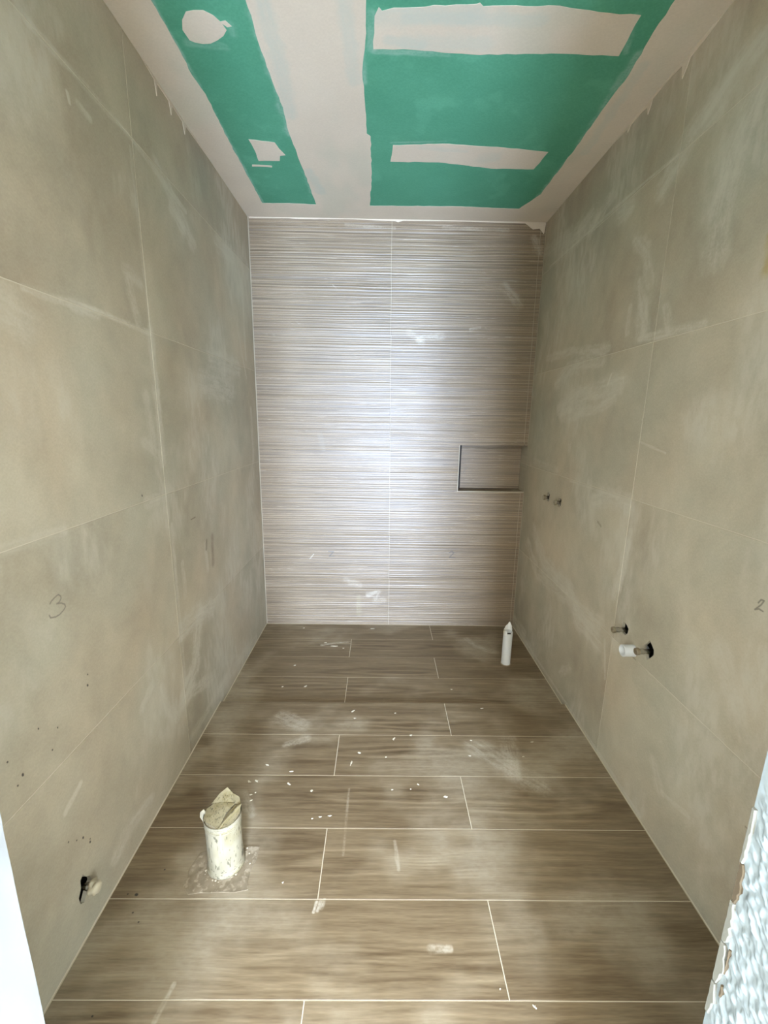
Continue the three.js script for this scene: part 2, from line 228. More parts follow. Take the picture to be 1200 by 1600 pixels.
// ---------- object helpers ----------
const taken = new Map();
const numbered = (n) => { const k = taken.get(n) ?? 0; taken.set(n, k + 1); return k ? n + '_' + String(k).padStart(3, '0') : n; };
function mesh(name, geo, mat, parent, label) {
  const m = new THREE.Mesh(geo, mat); m.name = parent === scene ? numbered(name) : name; m.castShadow = m.receiveShadow = true;
  if (label) m.userData.label = label; parent.add(m); return m;
}
function group(name, label, category, kind, pos = [0, 0, 0]) {
  const g = new THREE.Group(); g.name = numbered(name); g.position.set(...pos); g.userData = { label, category }; if (kind) g.userData.kind = kind; scene.add(g); return g;
}
const box = (x0, x1, y0, y1, z0, z1) => new THREE.BoxGeometry(x1 - x0, y1 - y0, z1 - z0).translate((x0 + x1) / 2, (y0 + y1) / 2, (z0 + z1) / 2);
const BASIS = {                                              // (u, v, depth) -> world
  left: [[0, 0, -1], [0, 1, 0], [1, 0, 0]], right: [[0, 0, 1], [0, 1, 0], [-1, 0, 0]], back: [[1, 0, 0], [0, 1, 0], [0, 0, 1]],
  floor: [[1, 0, 0], [0, 0, -1], [0, 1, 0]], ceil: [[1, 0, 0], [0, 0, 1], [0, -1, 0]],
};
// a slab with an outline (in the surface's own metres) and holes; front face at `front`, bevelled front edge
function slab(side, outline, front, thick, uv, holes = [], bevel = 0.0007) {
  const flip = side === 'left' || side === 'floor' ? (p) => (side === 'left' ? [-p[0], p[1]] : [p[0], -p[1]]) : (p) => p;
  const s = new THREE.Shape(outline.map((p) => new THREE.Vector2(...flip(p))));
  for (const h of holes) s.holes.push(new THREE.Path(h.map((p) => new THREE.Vector2(...flip(p)))));
  const g = new THREE.ExtrudeGeometry(s, { depth: thick - 2 * bevel, bevelEnabled: bevel > 0, bevelThickness: bevel, bevelSize: bevel, bevelOffset: -bevel, bevelSegments: 1, curveSegments: 6 });
  g.translate(0, 0, bevel - thick);
  const [a, b, d] = BASIS[side].map((v) => new THREE.Vector3(...v));
  g.applyMatrix4(new THREE.Matrix4().makeBasis(a, b, d));
  const off = { left: [front, 0, 0], right: [front, 0, 0], back: [0, 0, front], floor: [0, front, 0], ceil: [0, front, 0] }[side];
  g.translate(...off); setUV(g, side, uv); return g;
}
function setUV(g, side, [u0, u1, v0, v1]) {
  const p = g.attributes.position, t = new Float32Array(p.count * 2), ax = { left: ['Z', 'Y'], right: ['Z', 'Y'], back: ['X', 'Y'], floor: ['X', 'Z'], ceil: ['X', 'Z'] }[side];
  for (let i = 0; i < p.count; i++) { t[2 * i] = (p['get' + ax[0]](i) - u0) / (u1 - u0); t[2 * i + 1] = (p['get' + ax[1]](i) - v0) / (v1 - v0); }
  g.setAttribute('uv', new THREE.BufferAttribute(t, 2));
}
const rect = (a, b, c, d) => [[a, c], [b, c], [b, d], [a, d]];
const WUV = [0, 2.6, -0.03, 2.67], BUV = [0, W, -0.03, 2.68], FUV = [0, W, 0, HZ0], CUV = [0, W, 0, D];
function ragged(cz, cy, rz, ry, seed, n = 11) {               // chipped-out hole outline
  const r = rng(seed), o = []; for (let i = 0; i < n; i++) { const a = i / n * Math.PI * 2, k = 0.72 + 0.5 * r(); o.push([cz + Math.cos(a) * rz * k, cy + Math.sin(a) * ry * k]); } return o;
}

// ---------- side walls ----------
const G = 0.0013, YJ = [0.575, 1.178, 1.768, 2.368];
function sideWall(side, zj, mat, holes, label) {
  const bedHoles = holes.map((h) => { const c = [0, 1].map((k) => h.reduce((q, p) => q + p[k], 0) / h.length); return h.map((p) => [c[0] + (p[0] - c[0]) * 1.15, c[1] + (p[1] - c[1]) * 1.15]); });
  const wall = group('wall_' + side, label, 'wall', 'structure'), front = side === 'left' ? 0 : W, sg = side === 'left' ? -1 : 1;
  const bed = slab(side, [[-0.14, -0.06], [ZS, -0.06], [ZS, -0.02], [HZ0, -0.02], [HZ0, H + 0.1], [-0.14, H + 0.1]], front + sg * 0.0012, 0.012, WUV, bedHoles, 0);
  mesh('grout_bed', bed, M.grout, wall);
  mesh('block_core', side === 'left' ? box(-0.2, -0.0905, -0.1, H + 0.1, -0.14, HZ0) : box(W + 0.0905, W + 0.2, -0.1, H + 0.1, -0.14, HZ0), M.core, wall);
  const rows = [null, ...YJ, H];
  for (let c = 0; c < 2; c++) for (let r = 0; r < 5; r++) {
    const z0 = c ? zj + G : (side === 'right' && r === 2 ? 0.0015 : 0.0015), z1 = c ? D : zj - G, y0 = r ? rows[r] + G : 0.004, y1 = rows[r + 1] - (r < 4 ? G : 0.001);
    const outline = r === 0 && c === 0 ? [[z0, -STEP + 0.004], [ZS - 0.004, -STEP + 0.004], [ZS - 0.004, y0], [z1, y0], [z1, y1], [z0, y1]] : rect(z0, z1, y0, y1);
    const hs = holes.filter((h) => h.every(([z, y]) => z > z0 && z < z1 && y > y0 && y < y1));
    mesh('tile', slab(side, outline, front - sg * 0, 0.010, WUV, hs), mat, wall);
  }
  return wall;
}
const holesL = [[[1.985, 0.192], [1.972, 0.2], [1.962, 0.178], [1.948, 0.165], [1.947, 0.146], [1.966, 0.134], [1.984, 0.112], [1.997, 0.125], [2.0, 0.148], [1.987, 0.168]]];
const holesR = [ragged(0.43, 1.032, 0.022, 0.026, 3), ragged(0.6, 1.033, 0.022, 0.027, 4), ragged(1.351, 0.652, 0.026, 0.027, 5), ragged(1.43, 0.605, 0.036, 0.036, 6, 14), ragged(1.514, 0.652, 0.03, 0.034, 8)];
// the two basin holes and the waste hole sit in tiles either side of the vertical joint; the joint is at 1.275
sideWall('left', 1.302, M.left, holesL, 'left wall of large beige stone-look tiles, with a pencilled 3');
const wallR = sideWall('right', 1.275, M.right, holesR, 'right wall of large beige stone-look tiles, with four water stubs');

// ---------- back wall ----------
function ribTile(x0, x1, y0, y1, z, amp, seed, notch, step = 0.0026, dx = 0.05) {
  const xs = [], ys = [], nx = Math.max(2, Math.round((x1 - x0) / dx)), ny = Math.max(2, Math.round((y1 - y0) / step));
  for (let i = 0; i <= nx; i++) xs.push(mix(x0, x1, i / nx)); for (let j = 0; j <= ny; j++) ys.push(mix(y0, y1, j / ny));
  if (notch) { const snap = (a, v) => { let b = 0; a.forEach((q, i) => { if (Math.abs(q - v) < Math.abs(a[b] - v)) b = i; }); a[b] = v; }; snap(xs, notch[0]); if (notch[1] > y0 && notch[1] < y1) snap(ys, notch[1]); if (notch[2] > y0 && notch[2] < y1) snap(ys, notch[2]); }
  const pos = [], idx = [], base = Math.max(0, Math.floor((y0 + 0.01) / ROW)) * ROW;
  for (let j = 0; j <= ny; j++) for (let i = 0; i <= nx; i++) { const e = (i === 0 || i === nx || j === 0 || j === ny) ? 0.7 : 1; pos.push(xs[i], ys[j], z - amp + amp * rib(xs[i], ys[j] < 0 ? ys[j] + ROW : ys[j] - base, seed) * e); }
  const id = (i, j) => j * (nx + 1) + i, edges = new Map(), on = (i, j) => { const x = (xs[i] + xs[i + 1]) / 2, y = (ys[j] + ys[j + 1]) / 2; return !(notch && x > notch[0] && y > notch[1] && y < notch[2]); };
  for (let j = 0; j < ny; j++) for (let i = 0; i < nx; i++) if (on(i, j)) {
    const a = id(i, j), b = id(i + 1, j), c = id(i + 1, j + 1), d = id(i, j + 1); idx.push(a, b, c, a, c, d);
    for (const [p, q] of [[a, b], [b, c], [c, d], [d, a]]) { const k = q + '_' + p; if (edges.has(k)) edges.delete(k); else edges.set(p + '_' + q, [p, q]); }
  }
  for (const [p, q] of edges.values()) { const n = pos.length / 3; for (const s of [p, q]) pos.push(pos[3 * s], pos[3 * s + 1], pos[3 * s + 2]); for (const s of [p, q]) pos.push(pos[3 * s], pos[3 * s + 1], z - 0.012); idx.push(n, n + 3, n + 1, n, n + 2, n + 3); }
  const g = new THREE.BufferGeometry(); g.setAttribute('position', new THREE.Float32BufferAttribute(pos, 3)); g.setIndex(idx); setUV(g, 'back', BUV); g.computeVertexNormals(); return g;
}
const NX = 1.37, NY0 = 0.99, NY1 = 1.305, ND = 0.115;
const wallB = group('wall_back', 'back wall of ribbed pale tiles with a recessed niche at right', 'wall', 'structure');
mesh('grout_bed', slab('back', [[0, -0.06], [W, -0.06], [W, H + 0.1], [0, H + 0.1]], -0.0038, ND + 0.0065, BUV, [[[NX - 0.008, NY0 - 0.012], [W - 0.0005, NY0 - 0.012], [W - 0.0005, NY1 + 0.012], [NX - 0.008, NY1 + 0.012]]], 0), M.backGrout, wallB);
mesh('block_core', box(-0.2, W + 0.2, -0.1, H + 0.1, -0.24, -ND - 0.0115), M.core, wallB);
for (let r = 0; r < 8; r++) {
  const y0 = Math.max(r * ROW + 0.0006, -STEP + 0.001), y1 = Math.min((r + 1) * ROW - 0.0006, H - 0.001), yb = r ? y0 : -STEP + 0.001;
  const jx = 0.906 - 0.025 * (r + 0.5) / 8, sx = mix(1.812, 1.799, (r + 0.5) / 8), nt = [NX, NY0, NY1];
  mesh('ribbed_tile', ribTile(0.006, jx - 0.0016, yb, y1, 0, 0.0028, r * 2), M.back, wallB);
  mesh('ribbed_tile', ribTile(jx + 0.0016, sx - 0.0014, yb, y1, 0, 0.0028, r * 2 + 1, r === 3 ? [NX, 1.305, 2] && nt : r === 2 ? nt : null), M.back, wallB);
  const s0 = r === 3 ? NY1 : yb, s1 = r === 2 ? NY0 : y1;
  mesh('strip_tile', ribTile(sx + 0.0014, W - 0.003, s0, s1, 0, 0.0016, r * 2 + 1, null, 0.0026, 0.006), M.back, wallB);
}
mesh('niche_back_tile', ribTile(NX + 0.034, W - 0.004, NY0 + 0.004, NY1 - 0.001, -ND, 0.0020, 21, null), M.back, wallB, 'ribbed tile at the back of the niche');
const nicheSide = (s, a, b, c, d, e, f) => { const g = box(a, b, c, d, e, f); setUV(g, s, s === 'left' ? WUV : BUV); return g; };
mesh('niche_sill', slab('floor', rect(NX, W - 0.002, -ND - 0.008, -0.001), NY0, 0.009, FUV), M.floor, wallB, 'brown sill tile of the niche');
mesh('niche_side_tile', nicheSide('left', NX - 0.0075, NX, NY0 + 0.0005, NY1, -ND - 0.008, -0.012), M.right, wallB);
mesh('niche_side_tile', nicheSide('left', W - 0.0008, W + 0.0005, NY0, NY1, -ND - 0.008, -0.002), M.right, wallB, 'brown tile at the right end of the niche');
mesh('niche_top_tile', nicheSide('back', NX - 0.0075, W - 0.001, NY1 + 0.0005, NY1 + 0.009, -ND - 0.008, -0.012), M.back, wallB);
mesh('niche_trim', box(NX - 0.0045, NX, NY0 - 0.004, NY1, -0.012, 0.0012), M.trim, wallB); mesh('niche_trim', box(NX, W - 0.003, NY0 - 0.0045, NY0 + 0.0004, -0.010, 0.0012), M.trim, wallB);

// ---------- floor ----------
const floor = group('floor', 'floor of long wood-look planks stepping down into a shower area', 'floor', 'structure');
mesh('screed', box(-0.2, W + 0.2, -0.2, -STEP - 0.0012, -0.14, HZ0), M.floorGrout, floor);
mesh('screed', box(-0.001, W + 0.001, -STEP - 0.002, -0.0012, ZS + 0.002, HZ0), M.floorGrout, floor);
ROWS.forEach(([z0, z1, jx, top], r) => {
  for (const [a, b] of [[r < 4 ? 0.003 : 0.003, jx - 0.0014], [jx + 0.0014, W - 0.003]]) mesh('plank', slab('floor', rect(a, b, z0 + (r === 4 ? 0 : 0.0013), z1 - 0.0013), top, 0.009, FUV), M.floor, floor);
});

// ---------- ceiling ----------
const ceil = group('ceiling', 'green plasterboard ceiling with bands of white joint compound', 'ceiling', 'structure');
mesh('slab', box(-0.2, W + 0.2, H + 0.013, H + 0.15, -0.24, HZ0), M.block, ceil);
mesh('plasterboard', slab('ceil', rect(0, 0.598, 0, D), H, 0.013, CUV), M.green, ceil, 'green moisture-resistant sheet at left'); mesh('plasterboard', slab('ceil', rect(0.602, W, 0, D), H, 0.013, CUV), M.green, ceil, 'wide green moisture-resistant sheet at right');
function wavy(pts, amp, seed) {                               // hand-trowelled outline: extra points with small offsets
  const o = [], r = rng(seed); pts.forEach((p, i) => { const q = pts[(i + 1) % pts.length], n = Math.max(1, Math.round(Math.hypot(q[0] - p[0], q[1] - p[1]) / 0.03)); for (let k = 0; k < n; k++) o.push([mix(p[0], q[0], k / n) + (k ? (r() - 0.5) * amp : 0), mix(p[1], q[1], k / n) + (k ? (r() - 0.5) * amp : 0)]); }); return o;
}
const greenL = [[0.146, 1.9], [0.143, 1.344], [0.146, 1.228], [0.141, 1.113], [0.153, 1.023], [0.148, 0.907], [0.143, 0.734], [0.141, 0.5], [0.139, 0.174], [0.286, 0.18], [0.445, 0.171], [0.435, 0.511], [0.424, 0.724], [0.422, 0.849], [0.431, 0.959], [0.422, 1.097], [0.418, 1.225], [0.421, 1.325], [0.43, 1.9]];
const greenR = [[0.775, 1.9], [0.773, 1.411], [0.766, 1.276], [0.75, 1.144], [0.753, 1.041], [0.755, 0.81], [0.771, 0.793], [0.77, 0.5], [0.752, 0.168], [1.242, 0.18], [1.61, 0.166], [1.675, 0.335], [1.682, 0.756], [1.68, 0.975], [1.685, 1.159], [1.665, 1.33], [1.66, 1.9]];
mesh('joint_compound', slab('ceil', rect(0.0005, W - 0.0005, 0.0005, D), H - 0.0012, 0.0012, CUV, [wavy(greenL, 0.005, 4), wavy(greenR, 0.005, 5)], 0.0004), M.compound, ceil, 'white joint compound along the edges and the sheet joint');
for (const [pts, s] of [
  [[[0.797, 1.363], [0.81, 1.392], [0.82, 1.38], [0.854, 1.391], [1.097, 1.409], [1.105, 1.413], [1.117, 1.402], [1.341, 1.409], [1.493, 1.39], [1.594, 1.385], [1.607, 1.236], [1.409, 1.241], [1.146, 1.229], [0.925, 1.243], [0.791, 1.242]], 1],
  [[[0.869, 0.734], [1.117, 0.751], [1.366, 0.732], [1.574, 0.706], [1.555, 0.567], [1.348, 0.565], [1.088, 0.609], [0.86, 0.607]], 2],
  [[[0.229, 1.363], [0.283, 1.369], [0.307, 1.353], [0.322, 1.33], [0.33, 1.302], [0.312, 1.28], [0.288, 1.264], [0.26, 1.25], [0.234, 1.248], [0.21, 1.253], [0.196, 1.261], [0.19, 1.299], [0.205, 1.335]], 3],
  [[[0.234, 0.754], [0.344, 0.736], [0.354, 0.69], [0.372, 0.641], [0.345, 0.635], [0.334, 0.594], [0.233, 0.591], [0.238, 0.68]], 4],
  [[[0.317, 1.331], [0.338, 1.336], [0.351, 1.316], [0.336, 1.312]], 6], [[[0.193, 0.56], [0.287, 0.553], [0.284, 0.539], [0.188, 0.543]], 7],
]) mesh('filler_patch', slab('ceil', wavy(pts, 0.005, s), H - 0.001, 0.001, CUV, [], 0.0004), M.compound, ceil, s < 3 ? 'long trowelled strip of white filler' : 'small dab of white filler');
const drips = (side, x, pts) => mesh('compound_drip', slab(side, pts, x, 0.003, [-1, 3, -1, 3], [], 0.0008), M.compound, ceil);
drips('right', W - 0.003, [[1.42, H - 0.001], [1.32, 2.652], [1.262, 2.65], [1.25, 2.628], [1.231, 2.61], [1.222, 2.652], [1.194, 2.656], [1.123, 2.66], [1.06, 2.657], [1.048, 2.635], [1.037, 2.621], [1.028, 2.65], [0.993, 2.655], [0.915, 2.656], [0.897, 2.64], [0.885, 2.656], [0.777, H - 0.001]]);
drips('left', 0.003, [[1.2, H - 0.001], [1.108, 2.655], [1.097, 2.611], [1.088, 2.655], [1.0, 2.656], [0.985, 2.617], [0.97, 2.656], [0.884, 2.654], [0.867, 2.618], [0.85, 2.656], [0.6, H - 0.001]]);
mesh('compound_drip', slab('back', [[0.01, H - 0.001], [0.01, 2.658], [0.25, 2.661], [0.3, 2.659], [0.62, 2.662], [0.9, 2.656], [0.92, 2.65], [0.95, 2.659], [1.3, 2.661], [1.7, 2.657], [1.75, 2.625], [1.79, 2.63], [1.82, 2.6], [1.828, H - 0.001]], 0.0035, 0.0035, BUV, [], 0.0008), M.compound, ceil);

// ---------- doorway wall between the bathroom and the hall ----------
const wallF = group('wall_front', 'white plastered doorway wall with a rough rendered right reveal', 'wall', 'structure');
mesh('masonry', box(-0.2, DX0 - 0.006, -0.02, H + 0.1, D, HZ0), M.hallWall, wallF); mesh('masonry', box(DX1 + 0.012, W + 0.2, -0.02, H + 0.1, D, HZ0), M.hallWall, wallF); mesh('lintel', box(DX0 - 0.006, DX1 + 0.012, DH, H + 0.1, D + 0.001, HZ0), M.hallWall, wallF);
function coat(x, sgn, amp, seed, rough) {                     // trowelled render on a reveal; sgn = the way it faces
  const ny = rough ? 1000 : 300, nz = rough ? 56 : 20, pos = [], idx = [];
  for (let j = 0; j <= ny; j++) for (let i = 0; i <= nz; i++) {
    const y = j / ny * DH, z = mix(D, HZ0, i / nz), n = rough ? Math.abs(fbm(z * 55 + y * 16 + seed, y * 40, 3) - 0.5) * 1.1 + 0.34 * sm(0.3, 0.75, fbm(z * 230 + y * 40 + 9, y * 130 + seed, 3)) + 0.12 : fbm(z * 22 + seed, y * 9, 3);
    const lip = rough ? sm(0, 0.018, z - D) : 1;
    pos.push(x + sgn * (amp * (n - 0.6) * lip - (rough ? (1 - lip) * 0.002 : 0)), y, z);
  }
  for (let j = 0; j < ny; j++) for (let i = 0; i < nz; i++) { const a = j * (nz + 1) + i, b = a + 1, c = a + nz + 1, d = c + 1; if (sgn > 0) idx.push(a, c, b, b, c, d); else idx.push(a, b, c, b, d, c); }
  const back = x - sgn * 0.014, n0 = pos.length / 3;          // room-side edge of the coat
  for (let j = 0; j <= ny; j++) { const a = j * (nz + 1); pos.push(pos[3 * a], pos[3 * a + 1], pos[3 * a + 2], back, pos[3 * a + 1], D); }
  for (let j = 0; j < ny; j++) { const a = n0 + 2 * j; idx.push(a, a + 1, a + 2, a + 1, a + 3, a + 2); }
  const g = new THREE.BufferGeometry(); g.setAttribute('position', new THREE.Float32BufferAttribute(pos, 3)); g.setIndex(idx); g.setAttribute('uv', new THREE.Float32BufferAttribute(new Float32Array(pos.length / 3 * 2), 2)); g.computeVertexNormals(); return g;
}
mesh('plaster_reveal', coat(DX0, 1, 0.003, 3, false), M.plaster, wallF, 'smooth white plaster on the left reveal');
mesh('render_reveal', coat(DX1, -1, 0.009, 8, true), M.render, wallF, 'rough white render on the right reveal');
{ // broken plaster left along the inner edge: long pieces with a straight arris and a ragged inner side
  const pieces = [[0.985, 1.06, 0.006, 0, 0], [0.925, 0.984, 0.008, 1, 0], [0.868, 0.928, 0.0085, 0, 0], [0.805, 0.866, 0.011, 0, 0], [0.752, 0.802, 0.009, 0, 0], [0.83, 0.868, 0.003, 1, 0.0105], [0.795, 0.812, 0.004, 1, 0.011], [0.722, 0.728, 0.01, 1, 0.002], [0.706, 0.711, 0.008, 1, 0.003], [0.67, 0.684, 0.003, 1, 0.002]];
  pieces.forEach(([y0, y1, w, brown, dz], q) => {
    const r = rng(40 + q), o = [], n = Math.max(3, Math.round((y1 - y0) / 0.006)), z0 = D + 0.0006 + dz;
    for (let i = 0; i <= n; i++) o.push([z0 + (dz ? 0.0008 * r() : 0.0009 * (r() > 0.75 ? r() : 0)), mix(y1, y0, i / n)]);
    for (let i = 0; i <= n; i++) { const t = i / n; o.push([z0 + w * (0.45 + 0.55 * Math.sin(Math.PI * (0.12 + 0.76 * t))) * (0.75 + 0.4 * r()), mix(y0, y1, t) + (i && i < n ? 0.002 * (r() - 0.5) : 0)]); }
    mesh('plaster_chip', slab('right', o, DX1 - (brown ? 0.0006 : 0.0016), 0.009, WUV, [], 0.0007), brown ? M.brownChip : M.chipped, wallF);
  }); }

// ---------- hall behind the camera ----------
const hf = group('floor_hall', 'pale concrete floor of the hall outside the doorway', 'floor', 'structure'); mesh('slab', box(HX0 - 0.1, HX1 + 0.1, -0.2, -0.001, HZ0, HZ1 + 0.15), M.hallFloor, hf);
const hc = group('ceiling_hall', 'plain white ceiling of the hall with a skylight', 'ceiling', 'structure');
for (const b of [[HX0 - 0.1, TOP.x0, HZ0, HZ1 + 0.15], [TOP.x1, HX1 + 0.1, HZ0, HZ1 + 0.15], [TOP.x0, TOP.x1, HZ0, TOP.z0], [TOP.x0, TOP.x1, TOP.z1, HZ1 + 0.15]]) mesh('slab', box(b[0], b[1], H, H + 0.15, b[2], b[3]), M.hallWall, hc);
const hr = group('wall_hall_right', 'plain white right wall of the hall', 'wall', 'structure'); mesh('masonry', box(HX1, HX1 + 0.15, 0, H, HZ0, HZ1), M.hallWall, hr);
const hl = group('wall_hall_left', 'plain white left wall of the hall', 'wall', 'structure'); mesh('masonry', box(HX0 - 0.15, HX0, 0, H, HZ0, HZ1), M.hallWall, hl);
const hb = group('wall_hall_end', 'white end wall of the hall with a glazed door', 'wall', 'structure');
for (const b of [[HX0 - 0.15, WIN.x0, 0, H], [WIN.x1, HX1 + 0.15, 0, H], [WIN.x0, WIN.x1, WIN.y1, H], [WIN.x0, WIN.x1, 0, WIN.y0]]) mesh('masonry', box(...b, HZ1, HZ1 + 0.15), M.hallWall, hb);
for (const [x0, x1] of [[HX0 - 0.15, -0.2], [W + 0.2, HX1 + 0.15]]) mesh('masonry', box(x0, x1, -0.2, H + 0.15, D, HZ0), M.hallWall, wallF);
const w1 = group('window_1', 'tall glazed door at the end of the hall', 'window', 'structure');
{ const { x0, x1, y0, y1 } = WIN, z0 = HZ1 + 0.03, z1 = HZ1 + 0.08, f = 0.04;
  mesh('window_frame', mergeGeometries([box(x0, x0 + f, y0, y1, z0, z1), box(x1 - f, x1, y0, y1, z0, z1), box(x0 + f, x1 - f, y0, y0 + f, z0, z1), box(x0 + f, x1 - f, y1 - f, y1, z0, z1)]), M.frame, w1);
  mesh('pane', box(x0 + f, x1 - f, y0 + f, y1 - f, z0 + 0.02, z0 + 0.026), M.pane, w1); }
const w2 = group('window_2', 'square skylight in the hall ceiling', 'window', 'structure');
{ const { x0, x1, z0, z1 } = TOP, y0 = H + 0.09, y1 = H + 0.14, f = 0.04, xm = (x0 + x1) / 2;
  mesh('window_frame', mergeGeometries([box(x0, x0 + f, y0, y1, z0, z1), box(x1 - f, x1, y0, y1, z0, z1), box(x0 + f, x1 - f, y0, y1, z0, z0 + f), box(x0 + f, x1 - f, y0, y1, z1 - f, z1), box(xm - 0.02, xm + 0.02, y0, y1, z0 + f, z1 - f)]), M.frame, w2);
  for (const [a, b] of [[x0 + f, xm - 0.02], [xm + 0.02, x1 - f]]) mesh('pane', box(a, b, y0 + 0.02, y0 + 0.026, z0 + f, z1 - f), M.pane, w2); }
const pv = group('paving', 'flat grey paving outside the glazed hall door', 'paving', 'structure'); mesh('slab', box(-8, 8, -0.25, -0.08, HZ1 + 0.151, HZ1 + 8), M.paving, pv);

// ---------- capped toilet waste pipe ----------
{ const t = group('toilet_waste_pipe', 'wide grimy off-white pipe with a folded cap standing on the floor planks', 'pipe', null, [0.326, 0, 1.776]);
  const dirty = new Paint(256, 256, 0, 1, 0, 1).fill((u, v, c) => { const k = (fbm(u * 9, v * 7, 4) - 0.5) * 34, d = sm(0.64, 0.74, fbm(u * 52 + 3, v * 30, 3)) * 0.7, m = sm(0.5, 0.75, fbm(u * 6 + 20, v * 5, 4)); c[0] = mix(146 + k, 80, d) - m * 12; c[1] = mix(136 + k, 74, d) - m * 14; c[2] = mix(110 + k, 54, d) - m * 20; });
  for (const [x, y] of [[0.3, 0.5], [0.34, 0.62], [0.42, 0.55], [0.36, 0.4], [0.28, 0.7], [0.45, 0.68]]) dirty.stroke([[x, y], [x + 0.01, y + 0.02]], 0.012, [110, 104, 84], 0.8, 0.2);
  const grime = std({ map: dirty.texture(), roughness: 0.7 });
  const sheet = std({ color: 0xe8e2cc, map: grime.map, roughness: 0.85 });
  const R0 = 0.0575, HT = 0.2, prof = []; for (const [r, y] of [[0.0, -0.0005], [R0 + 0.004, -0.0005], [R0 + 0.004, 0.006], [R0 + 0.001, 0.016], [R0, 0.03], [R0 - 0.0005, 0.1], [R0, HT - 0.02], [R0 - 0.001, HT - 0.004], [R0 - 0.006, HT], [0, HT]]) prof.push(new THREE.Vector2(r, y));
  const pg = new THREE.LatheGeometry(prof, 40), pp = pg.attributes.position; for (let i = 0; i < pp.count; i++) { const x = pp.getX(i), y = pp.getY(i), z = pp.getZ(i), a = Math.atan2(z, x), r = Math.hypot(x, z); if (r > 0.03) { const k = 1 + 0.012 * (fbm(a * 2 + 9, y * 22, 2) - 0.5) * 2; pp.setX(i, x * k); pp.setZ(i, z * k); } } pg.computeVertexNormals();
  mesh('pipe', pg, grime, t);
  // folded cap: gift-wrapped sheet with creases, four panels meeting off-centre
  const rim = []; for (let i = 0; i < 8; i++) { const a = i / 8 * Math.PI * 2 + 0.2; rim.push([Math.cos(a) * 0.0595, 0, Math.sin(a) * 0.0595]); }
  const panel = (name, pts, mat, label) => {                  // a creased sheet panel, a millimetre and a half thick
    const n = pts.length, pos = [], idx = []; let cx = 0, cy = 0, cz = 0; for (const p of pts) { cx += p[0] / n; cy += p[1] / n; cz += p[2] / n; }
    const add = (p, dy) => pos.push(p[0], p[1] + dy, p[2]);
    for (const p of pts) add(p, 0); add([cx, cy + 0.001, cz], 0); for (const p of pts) add(p, -0.002); add([cx, cy, cz], -0.002);
    for (let i = 0; i < n; i++) { const j = (i + 1) % n; idx.push(i, n, j, n + 1 + i, n + 1 + j, 2 * n + 1, i, j, n + 1 + j, i, n + 1 + j, n + 1 + i); }
    const g = new THREE.BufferGeometry(); g.setAttribute('position', new THREE.Float32BufferAttribute(pos, 3)); g.setIndex(idx); const gg = g.toNonIndexed(); gg.setAttribute('uv', new THREE.Float32BufferAttribute(Array.from({ length: gg.attributes.position.count }, (_, i) => [0.5 + gg.attributes.position.getX(i) * 7, 0.5 + gg.attributes.position.getZ(i) * 7]).flat(), 2)); gg.computeVertexNormals();
    return mesh(name, gg, mat, t, label);
  };
  const Y = HT, f = 0.0565;
  panel('cap_flap', [[-0.052, Y + 0.004, 0.03], [0.008, Y - 0.001, 0.058], [0.016, Y + 0.012, 0.01], [0.034, Y + 0.02, -0.018], [-0.03, Y + 0.014, -0.03], [-0.055, Y + 0.008, -0.008]], sheet, 'large folded front panel');
  panel('cap_flap', [[0.011, Y - 0.001, 0.058], [0.044, Y + 0.002, 0.04], [0.058, Y + 0.005, 0.0], [0.052, Y + 0.012, -0.026], [0.036, Y + 0.013, -0.016], [0.018, Y + 0.007, 0.012]], sheet, 'folded right panel');
  panel('cap_flap', [[-0.044, Y + 0.012, -0.026], [0.03, Y + 0.018, -0.024], [0.02, Y + 0.026, -0.05], [-0.004, Y + 0.038, -0.064], [-0.026, Y + 0.026, -0.05]], sheet, 'pointed back panel');
  panel('cap_flap', [[0.03, Y + 0.012, -0.026], [0.054, Y + 0.008, -0.022], [0.042, Y + 0.018, -0.045], [0.01, Y + 0.026, -0.056]], sheet);
  const fin = new THREE.Shape([[0, 0], [0.018, 0.011], [0.044, 0.02], [0.078, 0.03], [0.09, 0.026], [0.086, 0.012], [0.05, -0.002], [0.02, -0.004]].map((p) => new THREE.Vector2(...p)));
  const fg = new THREE.ExtrudeGeometry(fin, { depth: 0.003, bevelEnabled: true, bevelSize: 0.0008, bevelThickness: 0.0008, bevelSegments: 1 }); fg.scale(1, 0.6, 1); fg.rotateY(1.02); fg.translate(0.007, Y + 0.002, 0.058); mesh('raised_fold', fg, sheet, t, 'stiff fold standing up across the cap');
  const sk = new THREE.CylinderGeometry(0.0597, 0.0592, 0.03, 32, 1, true, -2.2, 5.2).translate(0, Y - 0.014, 0); mesh('cap_skirt', sk, std({ map: grime.map, roughness: 0.75, side: THREE.DoubleSide }), t);
  const tab = new THREE.Shape([[0, 0], [0.012, -0.004], [0.022, 0.01], [0.02, 0.026], [0.012, 0.036], [0.002, 0.022]].map((p) => new THREE.Vector2(...p))); const tg = new THREE.ExtrudeGeometry(tab, { depth: 0.004, bevelEnabled: true, bevelSize: 0.001, bevelThickness: 0.001, bevelSegments: 1 }); tg.scale(1.35, 1.2, 1); tg.rotateY(Math.PI - 0.35); tg.translate(-0.05, Y - 0.036, 0.004); mesh('torn_tab', tg, M.tape, t, 'torn tab sticking out at the left');
  const dt = new THREE.CapsuleGeometry(0.0022, 0.07, 3, 8).rotateX(0).translate(0.012, Y - 0.055, 0.0573); mesh('plaster_dribble', dt, M.splat, t);
